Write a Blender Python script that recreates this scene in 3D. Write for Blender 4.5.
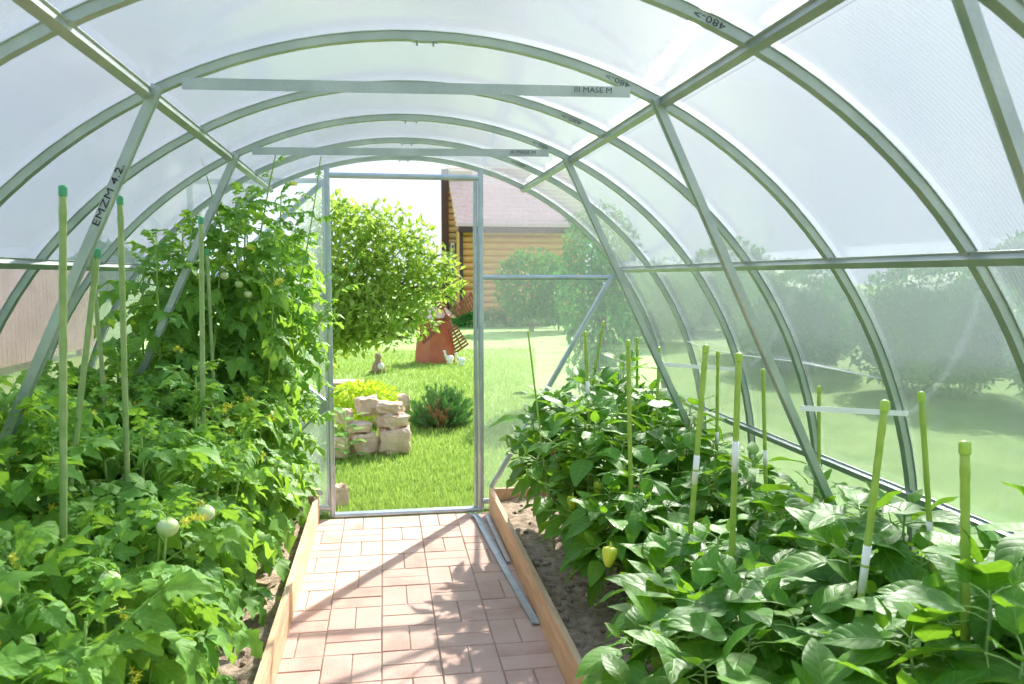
import bpy, math, random
import numpy as np
from mathutils import Vector, Matrix, noise

for o in list(bpy.data.objects): bpy.data.objects.remove(o)
SC = bpy.context.scene
COL = SC.collection
PI = math.pi
R = math.radians

# ---------------------------------------------------------------- camera, sky, sun, exposure
CAM = (-0.12, 0.0, 1.32)
cd = bpy.data.cameras.new('camera')
cam = bpy.data.objects.new('camera', cd); COL.objects.link(cam)
cd.lens = 800.0 / 1024 * 36; cd.sensor_width = 36; cd.clip_start = .02; cd.clip_end = 500
cam.location = CAM
cam.rotation_euler = (PI/2 - math.atan(65/800), 0, -math.atan(129*math.cos(math.atan(65/800))/800))
cd.dof.use_dof = True; cd.dof.focus_distance = 2.9; cd.dof.aperture_fstop = 6.3
SC.camera = cam
SC.view_settings.view_transform = 'Standard'; SC.view_settings.look = 'None'
SC.view_settings.gamma = 1; SC.view_settings.use_curve_mapping = False
SC.view_settings.exposure = 0.40

SUN_DIR = Vector((.4324, .674, .599)).normalized()       # towards the sun
sl = bpy.data.lights.new('sun', 'SUN'); sl.energy = 9.5; sl.angle = R(.9); sl.color = (1, .95, .86)
sun = bpy.data.objects.new('sun', sl); COL.objects.link(sun); sun.location = (4, 6, 8)
sun.rotation_euler = SUN_DIR.to_track_quat('Z', 'Y').to_euler()

w = bpy.data.worlds.new('sky'); SC.world = w; w.use_nodes = True
nt = w.node_tree; nt.nodes.clear()
wo = nt.nodes.new('ShaderNodeOutputWorld'); bg = nt.nodes.new('ShaderNodeBackground')
tc = nt.nodes.new('ShaderNodeTexCoord'); sx = nt.nodes.new('ShaderNodeSeparateXYZ')
cr = nt.nodes.new('ShaderNodeValToRGB')
cr.color_ramp.elements[0].position = 0.0; cr.color_ramp.elements[0].color = (.76, .87, 1, 1)
cr.color_ramp.elements[1].position = .8; cr.color_ramp.elements[1].color = (.40, .62, 1.0, 1)
nz = nt.nodes.new('ShaderNodeTexNoise'); nz.inputs['Scale'].default_value = 1.6; nz.inputs['Detail'].default_value = 5
cr2 = nt.nodes.new('ShaderNodeValToRGB'); cr2.color_ramp.elements[0].position = .42; cr2.color_ramp.elements[1].position = .62
mx = nt.nodes.new('ShaderNodeMix'); mx.data_type = 'RGBA'; mx.inputs[7].default_value = (.88, .93, 1, 1)
L = nt.links.new
L(tc.outputs['Generated'], sx.inputs[0]); L(sx.outputs['Z'], cr.inputs[0]); L(tc.outputs['Generated'], nz.inputs['Vector'])
L(nz.outputs['Fac'], cr2.inputs[0]); L(cr2.outputs['Color'], mx.inputs[0]); L(cr.outputs['Color'], mx.inputs[6])
L(mx.outputs[2], bg.inputs['Color']); L(bg.outputs[0], wo.inputs['Surface']); bg.inputs['Strength'].default_value = 1.0

# ---------------------------------------------------------------- materials
def N(nt, t, **kw):
    n = nt.nodes.new(t)
    for k, v in kw.items(): setattr(n, k, v)
    return n
def math_(nt, op, a, b=None, clamp=False):
    n = N(nt, 'ShaderNodeMath', operation=op, use_clamp=clamp)
    for i, v in enumerate((a, b)):
        if v is None: continue
        if isinstance(v, (int, float)): n.inputs[i].default_value = v
        else: nt.links.new(v, n.inputs[i])
    return n.outputs[0]
def mixc(nt, f, a, b):
    n = N(nt, 'ShaderNodeMix', data_type='RGBA')
    for i, v in ((0, f), (6, a), (7, b)):
        if isinstance(v, (int, float)): n.inputs[i].default_value = v
        elif isinstance(v, tuple): n.inputs[i].default_value = (v[0], v[1], v[2], 1)
        else: nt.links.new(v, n.inputs[i])
    return n.outputs[2]
def newmat(name):
    m = bpy.data.materials.new(name); m.use_nodes = True
    return m, m.node_tree, m.node_tree.nodes['Principled BSDF'], m.node_tree.nodes['Material Output']
def simple(name, col, rough=.6, metal=0, col2=None, scale=20, bump=0, bscale=60, stretch=None, island=0, detail=4, spec=.5):
    m, nt, bs, out = newmat(name)
    bs.inputs['Roughness'].default_value = rough; bs.inputs['Metallic'].default_value = metal
    bs.inputs['Specular IOR Level'].default_value = spec
    co = N(nt, 'ShaderNodeTexCoord').outputs['Object']
    if stretch:
        mp = N(nt, 'ShaderNodeMapping'); mp.inputs['Scale'].default_value = stretch
        nt.links.new(co, mp.inputs[0]); co = mp.outputs[0]
    c = col
    if col2 is not None:
        n = N(nt, 'ShaderNodeTexNoise'); n.inputs['Scale'].default_value = scale; n.inputs['Detail'].default_value = detail
        nt.links.new(co, n.inputs['Vector'])
        f = math_(nt, 'MULTIPLY_ADD', n.outputs['Fac'], 2.6, True)
        f.node.inputs[2].default_value = -.8
        c = mixc(nt, f, col, col2)
        if island:
            g = N(nt, 'ShaderNodeNewGeometry').outputs['Random Per Island']
            f2 = math_(nt, 'MULTIPLY', g, island)
            c = mixc(nt, f2, c, col2)
    if isinstance(c, tuple): bs.inputs['Base Color'].default_value = (*c[:3], 1)
    else: nt.links.new(c, bs.inputs['Base Color'])
    if bump:
        n2 = N(nt, 'ShaderNodeTexNoise'); n2.inputs['Scale'].default_value = bscale; n2.inputs['Detail'].default_value = 4
        nt.links.new(co, n2.inputs['Vector'])
        b = N(nt, 'ShaderNodeBump'); b.inputs['Strength'].default_value = bump; b.inputs['Distance'].default_value = .01
        nt.links.new(n2.outputs['Fac'], b.inputs['Height']); nt.links.new(b.outputs[0], bs.inputs['Normal'])
    return m
def leafmat(name, c1, c2, vein, tcol, rough=.42, tf=.38, veins=True, freq=6.0, spec=.45):
    m, nt, bs, out = newmat(name)
    gi = N(nt, 'ShaderNodeNewGeometry').outputs['Random Per Island']
    oi = N(nt, 'ShaderNodeObjectInfo').outputs['Random']
    f = math_(nt, 'ADD', math_(nt, 'MULTIPLY', gi, .8), math_(nt, 'MULTIPLY', oi, .2), True)
    c = mixc(nt, f, c1, c2)
    bs.inputs['Roughness'].default_value = rough; bs.inputs['Specular IOR Level'].default_value = spec
    if veins:
        uv = N(nt, 'ShaderNodeTexCoord').outputs['UV']; s = N(nt, 'ShaderNodeSeparateXYZ'); nt.links.new(uv, s.inputs[0])
        a = math_(nt, 'ABSOLUTE', math_(nt, 'SUBTRACT', math_(nt, 'MULTIPLY', s.outputs[0], 2.0), 1.0))
        mid = math_(nt, 'SUBTRACT', 1.0, math_(nt, 'MULTIPLY', a, 14.0), True)
        ph = math_(nt, 'FRACT', math_(nt, 'SUBTRACT', math_(nt, 'MULTIPLY', s.outputs[1], freq), math_(nt, 'MULTIPLY', a, 1.5)))
        tri = math_(nt, 'ABSOLUTE', math_(nt, 'SUBTRACT', ph, .5))
        lat = math_(nt, 'SUBTRACT', 1.0, math_(nt, 'MULTIPLY', tri, 9.0), True)
        v = math_(nt, 'MAXIMUM', mid, math_(nt, 'MULTIPLY', lat, .6))
        c = mixc(nt, math_(nt, 'MULTIPLY', v, .55), c, vein)
        b = N(nt, 'ShaderNodeBump'); b.inputs['Strength'].default_value = .3; b.inputs['Distance'].default_value = .003
        nt.links.new(math_(nt, 'SUBTRACT', tri, v), b.inputs['Height']); nt.links.new(b.outputs[0], bs.inputs['Normal'])
    nt.links.new(c, bs.inputs['Base Color'])
    tr = N(nt, 'ShaderNodeBsdfTranslucent')
    t2 = mixc(nt, .35, tcol, c); nt.links.new(t2, tr.inputs['Color'])
    ms = N(nt, 'ShaderNodeMixShader'); ms.inputs[0].default_value = tf
    nt.links.new(bs.outputs[0], ms.inputs[1]); nt.links.new(tr.outputs[0], ms.inputs[2]); nt.links.new(ms.outputs[0], out.inputs['Surface'])
    return m
def panelmat(name, T=.82, RF=.5, tl=.24, rough=.055, jit=.30, ior=1.22):
    """twin-wall polycarbonate: clear part + soft ribbed refraction + milky part"""
    m, nt, bs, out = newmat(name); nt.nodes.remove(bs)
    geo = N(nt, 'ShaderNodeNewGeometry')
    tp = N(nt, 'ShaderNodeBsdfTransparent'); tp.inputs[0].default_value = (.985, .995, 1, 1)
    rf = N(nt, 'ShaderNodeBsdfRefraction'); rf.inputs['Roughness'].default_value = rough; rf.inputs['IOR'].default_value = ior
    rf.inputs[0].default_value = (.97, .99, 1, 1)
    # rib walls inside the sheet tilt the surface a little along the tunnel's length
    wn = N(nt, 'ShaderNodeTexWhiteNoise', noise_dimensions='3D'); vm = N(nt, 'ShaderNodeVectorMath', operation='SCALE'); vm.inputs['Scale'].default_value = 9173.0
    nt.links.new(geo.outputs['Position'], vm.inputs[0]); nt.links.new(vm.outputs[0], wn.inputs['Vector'])
    k = math_(nt, 'MULTIPLY', math_(nt, 'SUBTRACT', wn.outputs['Value'], .5), 2*jit)
    cx = N(nt, 'ShaderNodeCombineXYZ'); nt.links.new(k, cx.inputs[1 if name != 'end_sheet' else 0])
    ad = N(nt, 'ShaderNodeVectorMath', operation='ADD'); nt.links.new(geo.outputs['Normal'], ad.inputs[0]); nt.links.new(cx.outputs[0], ad.inputs[1])
    nr = N(nt, 'ShaderNodeVectorMath', operation='NORMALIZE'); nt.links.new(ad.outputs[0], nr.inputs[0]); nt.links.new(nr.outputs[0], rf.inputs['Normal'])
    tr = N(nt, 'ShaderNodeBsdfTranslucent'); tr.inputs[0].default_value = (.84, .90, 1, 1)
    df = N(nt, 'ShaderNodeBsdfDiffuse'); df.inputs[0].default_value = (.70, .78, .92, 1)
    gl = N(nt, 'ShaderNodeBsdfGlossy'); gl.inputs['Roughness'].default_value = .12
    m1 = N(nt, 'ShaderNodeMixShader'); m1.inputs[0].default_value = .12; nt.links.new(tr.outputs[0], m1.inputs[1]); nt.links.new(df.outputs[0], m1.inputs[2])
    m2 = N(nt, 'ShaderNodeMixShader'); m2.inputs[0].default_value = tl; nt.links.new(rf.outputs[0], m2.inputs[1]); nt.links.new(m1.outputs[0], m2.inputs[2])
    # fine rib lines
    s = N(nt, 'ShaderNodeSeparateXYZ'); nt.links.new(geo.outputs['Position'], s.inputs[0])
    rib = math_(nt, 'SINE', math_(nt, 'MULTIPLY', s.outputs[1 if name != 'end_sheet' else 0], 2*PI/.012))
    tf = math_(nt, 'ADD', math_(nt, 'MULTIPLY', rib, .035), 1-T)
    m3 = N(nt, 'ShaderNodeMixShader'); nt.links.new(tf, m3.inputs[0]); nt.links.new(tp.outputs[0], m3.inputs[1]); nt.links.new(m2.outputs[0], m3.inputs[2])
    fr = N(nt, 'ShaderNodeFresnel'); fr.inputs['IOR'].default_value = 1.3
    m4 = N(nt, 'ShaderNodeMixShader'); nt.links.new(math_(nt, 'MULTIPLY', fr.outputs[0], .55), m4.inputs[0])
    nt.links.new(m3.outputs[0], m4.inputs[1]); nt.links.new(gl.outputs[0], m4.inputs[2]); nt.links.new(m4.outputs[0], out.inputs['Surface'])
    return m

M = {}
M['sheet'] = panelmat('side_sheet')
M['end'] = panelmat('end_sheet', T=.84, RF=.5, rough=.12, jit=.10)
M['steel'] = simple('galvanised_steel', (.37, .43, .43), .36, .72, (.50, .55, .54), 9, .15, 120)
M['steel2'] = simple('zinc_bar', (.40, .48, .54), .38, .8, (.52, .58, .64), 14, .1, 120)
M['ink'] = simple('black_ink', (.02, .025, .03), .6)
M['strap'] = simple('white_strap', (.85, .87, .88), .5)
M['wood'] = simple('pine_board', (.56, .33, .18), .75, 0, (.72, .50, .32), 6, .35, 40, stretch=(6, .8, 6))
M['brick'] = simple('clay_paver', (.46, .26, .205), .85, 0, (.62, .43, .35), 7, .35, 180, island=.75, detail=8)
M['sand'] = simple('joint_sand', (.33, .24, .17), .95, 0, (.5, .4, .3), 50, .4, 200)
M['soil'] = simple('soil', (.20, .135, .09), .95, 0, (.50, .38, .28), 30, .8, 120, detail=8)
M['clod'] = simple('soil_clod', (.17, .11, .075), .95, 0, (.42, .32, .24), 60, .5, 200, island=.7)
M['pepper'] = leafmat('pepper_leaf', (.035, .135, .016), (.115, .31, .022), (.30, .50, .12), (.38, .70, .03), .46, .36, freq=6, spec=.32)
M['tomato'] = leafmat('tomato_leaf', (.070, .215, .030), (.22, .45, .058), (.38, .58, .17), (.48, .78, .06), .55, .36, freq=5, spec=.33)
M['stem'] = simple('green_stem', (.20, .36, .07), .5, 0, (.34, .52, .13), 20)
M['pstem'] = simple('pepper_stem', (.10, .20, .05), .5, 0, (.25, .38, .10), 20)
M['petal'] = simple('yellow_petal', (.95, .86, .10), .6)
M['gtom'] = simple('unripe_tomato', (.42, .58, .20), .3, 0, (.60, .70, .36), 25)
M['gpep'] = simple('yellow_green_pepper', (.50, .62, .04), .25, 0, (.72, .72, .06), 15)
M['bpep'] = simple('brown_red_pepper', (.22, .05, .02), .25, 0, (.35, .12, .03), 15)
M['stakeR'] = simple('lime_plastic_stake', (.26, .42, .05), .4, 0, (.38, .52, .09), 30)
M['stakeL'] = simple('olive_plastic_stake', (.22, .34, .10), .45, 0, (.34, .44, .18), 30)
M['capR'] = simple('lime_cap', (.36, .55, .07), .35)
M['capL'] = simple('teal_green_cap', (.07, .36, .18), .35)
M['label'] = simple('white_sticker', (.85, .85, .80), .5)
M['lawn'] = simple('lawn', (.15, .31, .045), .9, 0, (.30, .45, .11), 2.2, .6, 60, detail=10)
M['blade'] = leafmat('grass_blade', (.14, .31, .03), (.50, .60, .18), (0, 0, 0), (.44, .60, .12), .6, .3, veins=False, spec=.2)
M['tree'] = leafmat('lime_tree_leaf', (.12, .26, .03), (.40, .54, .11), (.4, .6, .1), (.56, .76, .10), .5, .42, veins=False, spec=.25)
M['hedge'] = leafmat('dim_leaf', (.04, .22, .04), (.11, .40, .07), (.2, .3, .1), (.14, .34, .06), .6, .3, veins=False, spec=.2)
M['limeleaf'] = leafmat('lime_leaf', (.36, .52, .03), (.60, .72, .08), (.5, .6, .1), (.7, .85, .05), .6, .35, veins=False, spec=.2)
M['bark'] = simple('bark', (.14, .10, .07), .9, 0, (.26, .2, .15), 14, .5, 50)
M['needle'] = leafmat('pine_needle', (.06, .20, .04), (.14, .34, .08), (0, 0, 0), (.15, .4, .07), .5, .2, veins=False, spec=.2)
M['dead'] = leafmat('brown_needle', (.50, .25, .12), (.62, .38, .2), (0, 0, 0), (.6, .3, .1), .6, .2, veins=False, spec=.2)
M['stone'] = simple('sandstone', (.42, .26, .17), .85, 0, (.72, .55, .42), 9, .6, 40, island=.4, detail=8)
M['millred'] = simple('red_brown_paint', (.42, .10, .055), .55, 0, (.50, .14, .08), 6)
M['millblade'] = simple('brown_stain', (.24, .07, .035), .6)
M['pinkroof'] = simple('pale_pink_shingle', (.72, .50, .46), .7, 0, (.82, .64, .60), 12)
M['olivelog'] = simple('olive_log', (.36, .30, .16), .8, 0, (.50, .42, .25), 4, .3, 20, stretch=(1, 1, 8))  # olive tone for the tall gable block of the house
M['orangelog'] = simple('orange_log', (.66, .34, .10), .7, 0, (.78, .46, .16), 4, .3, 20, stretch=(1, 1, 8))  # paler, more orange tone for the front wing's logs
M['dark'] = simple('dark_brown_trim', (.07, .035, .03), .6)
M['white'] = simple('white_paint', (.85, .85, .82), .5)
M['glass'] = simple('dark_window', (.10, .14, .16), .1)
M['fence'] = simple('mauve_brown_boards', (.36, .20, .17), .8, 0, (.48, .30, .26), 3)
M['fur'] = simple('striped_fur', (.20, .13, .08), .9, 0, (.50, .36, .22), 60, stretch=(1, 1, 3))
M['lightfur'] = simple('pale_fur', (.72, .68, .64), .9)

# ---------------------------------------------------------------- mesh builder
class Acc:
    def __init__(s): s.V = []; s.F = []; s.U = []; s.m = []; s.sm = []; s.n = 0
    def add(s, V, F, U=None, mi=0, smooth=True):
        V = np.asarray(V, float).reshape(-1, 3); s.V.append(V)
        F = np.asarray(F, int)
        s.F.append((F + s.n, mi, smooth)); s.U.append(np.zeros((len(V), 2)) if U is None else np.asarray(U, float)); s.n += len(V)
    def build(s, name, mats, parent=None):
        me = bpy.data.meshes.new(name)
        V = np.concatenate(s.V); U = np.concatenate(s.U)
        loops = np.concatenate([f.ravel() for f, _, _ in s.F])
        tot = np.concatenate([np.full(len(f), f.shape[1]) for f, _, _ in s.F])
        mi = np.concatenate([np.full(len(f), m) for f, m, _ in s.F]); sm = np.concatenate([np.full(len(f), k) for f, _, k in s.F])
        me.vertices.add(len(V)); me.vertices.foreach_set('co', V.ravel())
        me.loops.add(len(loops)); me.loops.foreach_set('vertex_index', loops.astype(np.int32))
        me.polygons.add(len(tot)); st = np.concatenate([[0], np.cumsum(tot)[:-1]])
        me.polygons.foreach_set('loop_start', st.astype(np.int32)); me.polygons.foreach_set('loop_total', tot.astype(np.int32))
        me.polygons.foreach_set('material_index', mi.astype(np.int32)); me.polygons.foreach_set('use_smooth', sm.astype(bool))
        uv = me.uv_layers.new(name='UVMap'); uv.data.foreach_set('uv', U[loops].ravel())
        for m in (mats if isinstance(mats, (list, tuple)) else [mats]): me.materials.append(m)
        me.update(calc_edges=True); me.validate()
        o = bpy.data.objects.new(name, me); COL.objects.link(o)
        if parent: o.parent = parent; o.matrix_parent_inverse = parent.matrix_world.inverted() if False else Matrix.Translation(-parent.location)
        return o
BOXF = [[0, 3, 2, 1], [4, 5, 6, 7], [0, 1, 5, 4], [1, 2, 6, 5], [2, 3, 7, 6], [3, 0, 4, 7]]
def box(a, x0, x1, y0, y1, z0, z1, mi=0, bev=0):
    if bev <= 0:
        a.add([(x0, y0, z0), (x1, y0, z0), (x1, y1, z0), (x0, y1, z0), (x0, y0, z1), (x1, y0, z1), (x1, y1, z1), (x0, y1, z1)], BOXF, None, mi, False)
    else:   # chamfered top rim
        b = bev
        V = [(x0, y0, z0), (x1, y0, z0), (x1, y1, z0), (x0, y1, z0), (x0, y0, z1-b), (x1, y0, z1-b), (x1, y1, z1-b), (x0, y1, z1-b),
             (x0+b, y0+b, z1), (x1-b, y0+b, z1), (x1-b, y1-b, z1), (x0+b, y1-b, z1)]
        F = [[0, 3, 2, 1], [0, 1, 5, 4], [1, 2, 6, 5], [2, 3, 7, 6], [3, 0, 4, 7], [4, 5, 9, 8], [5, 6, 10, 9], [6, 7, 11, 10], [7, 4, 8, 11], [8, 9, 10, 11]]
        a.add(V, F, None, mi, False)
def nrm(v): v = np.asarray(v, float); return v / (np.linalg.norm(v) + 1e-12)
def sweep(a, P, prof, side, mi=0, smooth=False, closed=True):
    """prof: list of (u,v); u along `side`, v along the cross product of path and side"""
    P = np.asarray(P, float); n = len(P); V = []
    for i in range(n):
        t = nrm(P[min(i+1, n-1)] - P[max(i-1, 0)]); s = nrm(side - t*np.dot(side, t)); v = np.cross(t, s)
        for (u_, v_) in prof: V.append(P[i] + s*u_ + v*v_)
    k = len(prof); F = []
    for i in range(n-1):
        for j in range(k): j2 = (j+1) % k; F.append([i*k+j, i*k+j2, (i+1)*k+j2, (i+1)*k+j])
    a.add(V, F, None, mi, smooth)
    for base in (0, (n-1)*k):
        for j in range(1, k-1): a.add([V[base], V[base+j], V[base+j+1]], [[0, 1, 2]], None, mi, False)
HAT = [(-.018, 0), (-.018, .0025), (-.0145, .0025), (-.0125, .016), (.0125, .016), (.0145, .0025), (.018, .0025), (.018, 0)]
ARCHP = [(-.019, 0), (-.019, .002), (-.014, .002), (-.0125, .022), (.0125, .022), (.014, .002), (.019, .002), (.019, 0)]
def hat(s=1.0, d=1.0): return [(u*s, v*d) for u, v in HAT]
def tube(a, P, r, k=6, mi=0, cap=True):
    P = np.asarray(P, float); n = len(P); r = np.broadcast_to(np.asarray(r, float), (n,))
    t0 = nrm(P[1]-P[0]); ref = np.array([0, 0, 1.]) if abs(t0[2]) < .9 else np.array([1., 0, 0])
    V = []; U = []
    ang = np.arange(k)*2*PI/k
    for i in range(n):
        t = nrm(P[min(i+1, n-1)] - P[max(i-1, 0)]); s = nrm(np.cross(ref, t)); b = np.cross(t, s); ref = np.cross(t, s) if False else ref
        if np.linalg.norm(np.cross(ref, t)) < .05: ref = np.array([.3, 1., .2])
        for g in ang: V.append(P[i] + (s*math.cos(g) + b*math.sin(g))*r[i]); U.append((.5, i/n))
    F = [[i*k+j, i*k+(j+1) % k, (i+1)*k+(j+1) % k, (i+1)*k+j] for i in range(n-1) for j in range(k)]
    if cap:
        V.append(P[0]); V.append(P[-1]); U += [(.5, 0), (.5, 1)]
        T = [[n*k, (j+1) % k, j] for j in range(k)] + [[n*k+1, (n-1)*k+j, (n-1)*k+(j+1) % k] for j in range(k)]
        q = a.n; a.add(V, F, U, mi, True); a.F.append((np.array(T)+q, mi, True))
    else: a.add(V, F, U, mi, True)
def blob(a, c, rad, seed=0, amp=.12, mi=0, nu=12, nv=8, fr=1.5, smooth=True, power=1.0):
    V = []; F = []
    for i in range(nv+1):
        th = PI*i/nv
        for j in range(nu):
            ph = 2*PI*j/nu
            d = np.array([math.sin(th)*math.cos(ph), math.sin(th)*math.sin(ph), math.cos(th)])
            if power != 1: d = np.sign(d)*np.abs(d)**power
            k = 1 + amp*noise.noise(Vector((d[0]*fr+seed*7.1, d[1]*fr+seed*3.3, d[2]*fr)))*2
            V.append((c[0]+d[0]*rad[0]*k, c[1]+d[1]*rad[1]*k, c[2]+d[2]*rad[2]*k))
    for i in range(nv):
        for j in range(nu): F.append([i*nu+j, (i+1)*nu+j, (i+1)*nu+(j+1) % nu, i*nu+(j+1) % nu])
    a.add(V, F, None, mi, smooth)
def lathe(a, c, prof, k=12, mi=0, ax=None):
    V = []; F = []
    for (r_, z_) in prof:
        for j in range(k): g = 2*PI*j/k; V.append((r_*math.cos(g), r_*math.sin(g), z_))
    n = len(prof)
    for i in range(n-1):
        for j in range(k): F.append([i*k+j, i*k+(j+1) % k, (i+1)*k+(j+1) % k, (i+1)*k+j])
    V = np.array(V)
    if ax is not None:
        q = np.array(Vector((0, 0, 1)).rotation_difference(Vector(ax)).to_matrix()); V = V @ q.T
    a.add(V + np.array(c), F, None, mi, True)

def empty(name, loc):
    o = bpy.data.objects.new(name, None); COL.objects.link(o); o.location = loc; o.empty_display_size = .1; return o
def tag(o, label=None, cat=None, group=None, kind=None):
    if label: o['label'] = label
    if cat: o['category'] = cat
    if group: o['group'] = group
    if kind: o['kind'] = kind
    return o
def thing(name, loc, label, cat, group=None): return tag(empty(name, loc), label, cat, group)

# ---------------------------------------------------------------- greenhouse dimensions
S = .555; YE = 8*S; RA = 1.521; ZC = .455; YB = -2*S
def arc_pt(ang, r=RA): return (r*math.cos(ang), ZC + r*math.sin(ang))
def arch_path(y, r=RA, n=56):
    P = [(r, y, 0), (r, y, ZC*.5)] + [(arc_pt(PI*i/n, r)[0], y, arc_pt(PI*i/n, r)[1]) for i in range(n+1)] + [(-r, y, ZC*.5), (-r, y, 0)]
    return P

# ground, lawn, soil, path
a = Acc(); V = []; nx = 60
xs = np.concatenate([np.linspace(-90, -6, 14), np.linspace(-5, 9, 41), np.linspace(11, 90, 14)])
ys = np.concatenate([np.linspace(-12, 3, 10), np.linspace(4, 18, 43), np.linspace(20, 130, 20)])
for y in ys:
    for x in xs:
        z = -.03
        if y > 4.9: z += .035*noise.noise(Vector((x*.5, y*.5, 0))) + .01
        V.append((x, y, z))
F = [[j*len(xs)+i, j*len(xs)+i+1, (j+1)*len(xs)+i+1, (j+1)*len(xs)+i] for j in range(len(ys)-1) for i in range(len(xs)-1)]
a.add(V, F); tag(a.build('ground', M['lawn']), kind='structure', label='bright green lawn around the greenhouse')

a = Acc(); box(a, -.60, .54, -1.1, 4.40, -.05, -.006, 1)
rnd = random.Random(3); c0 = -.344-.202; 
for ci in range(6):
    x0 = c0 + ci*.202
    for cj in range(-18, 24):
        y0 = 2.767 + (cj)*.2015
        if y0 + .2 < -1.1 or y0 > 4.39: continue
        g = .0022
        longi = (ci + cj) % 2 == 0      # two pavers side by side, running along the path
        for k in range(2):
            if longi: bx0, bx1, by0, by1 = x0+k*.101, x0+(k+1)*.101, y0, y0+.2015
            else: bx0, bx1, by0, by1 = x0, x0+.202, y0+k*.10075, y0+(k+1)*.10075
            by1 = min(by1, 4.395); bx1 = min(bx1, .535); bx0 = max(bx0, -.60)
            if by1-by0 < .02 or bx1-bx0 < .02: continue
            dz = rnd.uniform(-.0015, .0015)
            box(a, bx0+g, bx1-g, by0+g, by1-g, -.04, dz, 0, .002)
tag(a.build('brick_path', [M['brick'], M['sand']]), kind='structure', label='pinkish clay paver path laid in a basket weave')

def soil(x0, x1, y0, y1, zb, seed, name, label):
    a = Acc(); nx_, ny_ = int((x1-x0)/.022), int((y1-y0)/.022); V = []
    for j in range(ny_+1):
        for i in range(nx_+1):
            x = x0+(x1-x0)*i/nx_; y = y0+(y1-y0)*j/ny_
            z = zb + .03*noise.noise(Vector((x*3, y*3, seed))) + .018*noise.noise(Vector((x*14, y*14, seed))) + .009*noise.noise(Vector((x*40, y*40, seed)))
            V.append((x, y, z))
    F = [[j*(nx_+1)+i, j*(nx_+1)+i+1, (j+1)*(nx_+1)+i+1, (j+1)*(nx_+1)+i] for j in range(ny_) for i in range(nx_)]
    a.add(V, F)
    r = random.Random(seed)
    for k in range(900):
        x = r.uniform(x0, x1); y = r.uniform(y0+.5, y1); s = r.uniform(.004, .014)
        z = zb + .03*noise.noise(Vector((x*3, y*3, seed))) + .018*noise.noise(Vector((x*14, y*14, seed)))
        blob(a, (x, y, z+s*.2), (s, s*r.uniform(.7, 1.2), s*.7), k, .3, 1, 6, 4, 2)
    tag(a.build(name, [M['soil'], M['clod']]), label, 'soil', kind='stuff')
soil(-1.49, -.497, -1.0, 4.36, .075, 4, 'soil', 'crumbly brown soil under the tomato plants')
soil(.477, 1.49, -1.0, 4.36, .08, 9, 'soil', 'crumbly brown soil under the pepper plants')

def board(x0, x1, y0, y1, z0, z1, label, name='bed_board'):
    a = Acc(); box(a, x0, x1, y0, y1, z0, z1, 0, .003); tag(a.build(name, M['wood']), label, 'board')
def board_skew(xa, xb, ya, yb, t, h, label):
    a = Acc()
    V = [(xa, ya, -.01), (xa+t, ya, -.01), (xb+t, yb, -.01), (xb, yb, -.01), (xa, ya, h), (xa+t, ya, h), (xb+t, yb, h), (xb, yb, h)]
    a.add(V, BOXF, None, 0, False); tag(a.build('bed_board', M['wood']), label, 'board')
board_skew(-.520, -.500, -.9, 4.37, .022, .14, 'long pine board edging the left bed beside the path')
board_skew(.452, .452, -.9, 4.37, .022, .14, 'long pine board edging the right bed beside the path')
board(-1.46, -.502, 4.365, 4.39, 0, .135, 'short pine board closing the far end of the tomato bed')
board(.478, 1.46, 4.365, 4.39, 0, .135, 'short pine board closing the far end of the pepper bed')

# ---------------------------------------------------------------- greenhouse frame
gh = thing('greenhouse_frame', (0, 0, 0), 'galvanised steel frame of the arched tunnel greenhouse', 'greenhouse frame')
for k in range(-2, 9):
    y = k*S-(.02 if k == 3 else 0); a = Acc()
    P = arch_path(y); sweep(a, P, ARCHP, np.array([0, 1., 0]))
    # joint sleeve at the crown with two little bolts
    o = a.build('arch', M['steel'], gh)
    b = Acc(); sweep(b, [(.035, y, ZC+RA-.0225), (-.035, y, ZC+RA-.0225)], [(-.0125, 0), (-.0125, .003), (.0125, .003), (.0125, 0)], np.array([0, 1., 0]))
    for sx_ in (-.022, .022): tube(b, [(sx_, y, ZC+RA-.022), (sx_, y, ZC+RA-.036)], .003, 6)
    c = b.build('joint_sleeve', M['steel2'], gh)
PX = [(.70, 1.79), (1.213, 1.372), (1.475, .64)]
for (px, pz) in PX:
    for sg in (-1, 1):
        if pz > 1.7: px, pz = (.655, 1.80) if sg > 0 else (.70, 1.78)
        ang = math.atan2(pz-ZC, px); rr = RA-.017; x, z = rr*math.cos(ang)*sg, ZC+rr*math.sin(ang)
        # side vector = tangent around the arch, channel pointing inwards
        t = np.array([-math.sin(ang)*sg, 0, math.cos(ang)])
        prof = [(-.019, 0), (-.019, .002), (-.013, .002), (-.010, .018), (.010, .018), (.013, .002), (.019, .002), (.019, 0)]
        n_in = np.array([-math.cos(ang)*sg, 0, -math.sin(ang)])
        P = [(x, YB, z), (x, YE+.005, z)]
        if np.dot(np.cross(np.array([0, 1., 0]), t), n_in) < 0: t = -t
        a = Acc(); sweep(a, P, prof, t); a.build('purlin', M['steel'], gh)
def bar(P0, P1, side, name='brace', s=1.0, d=1.0, mat='steel'):
    a = Acc(); sweep(a, [P0, P1], hat(s, d), np.asarray(side, float)); return a.build(name, M[mat], gh)
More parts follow.
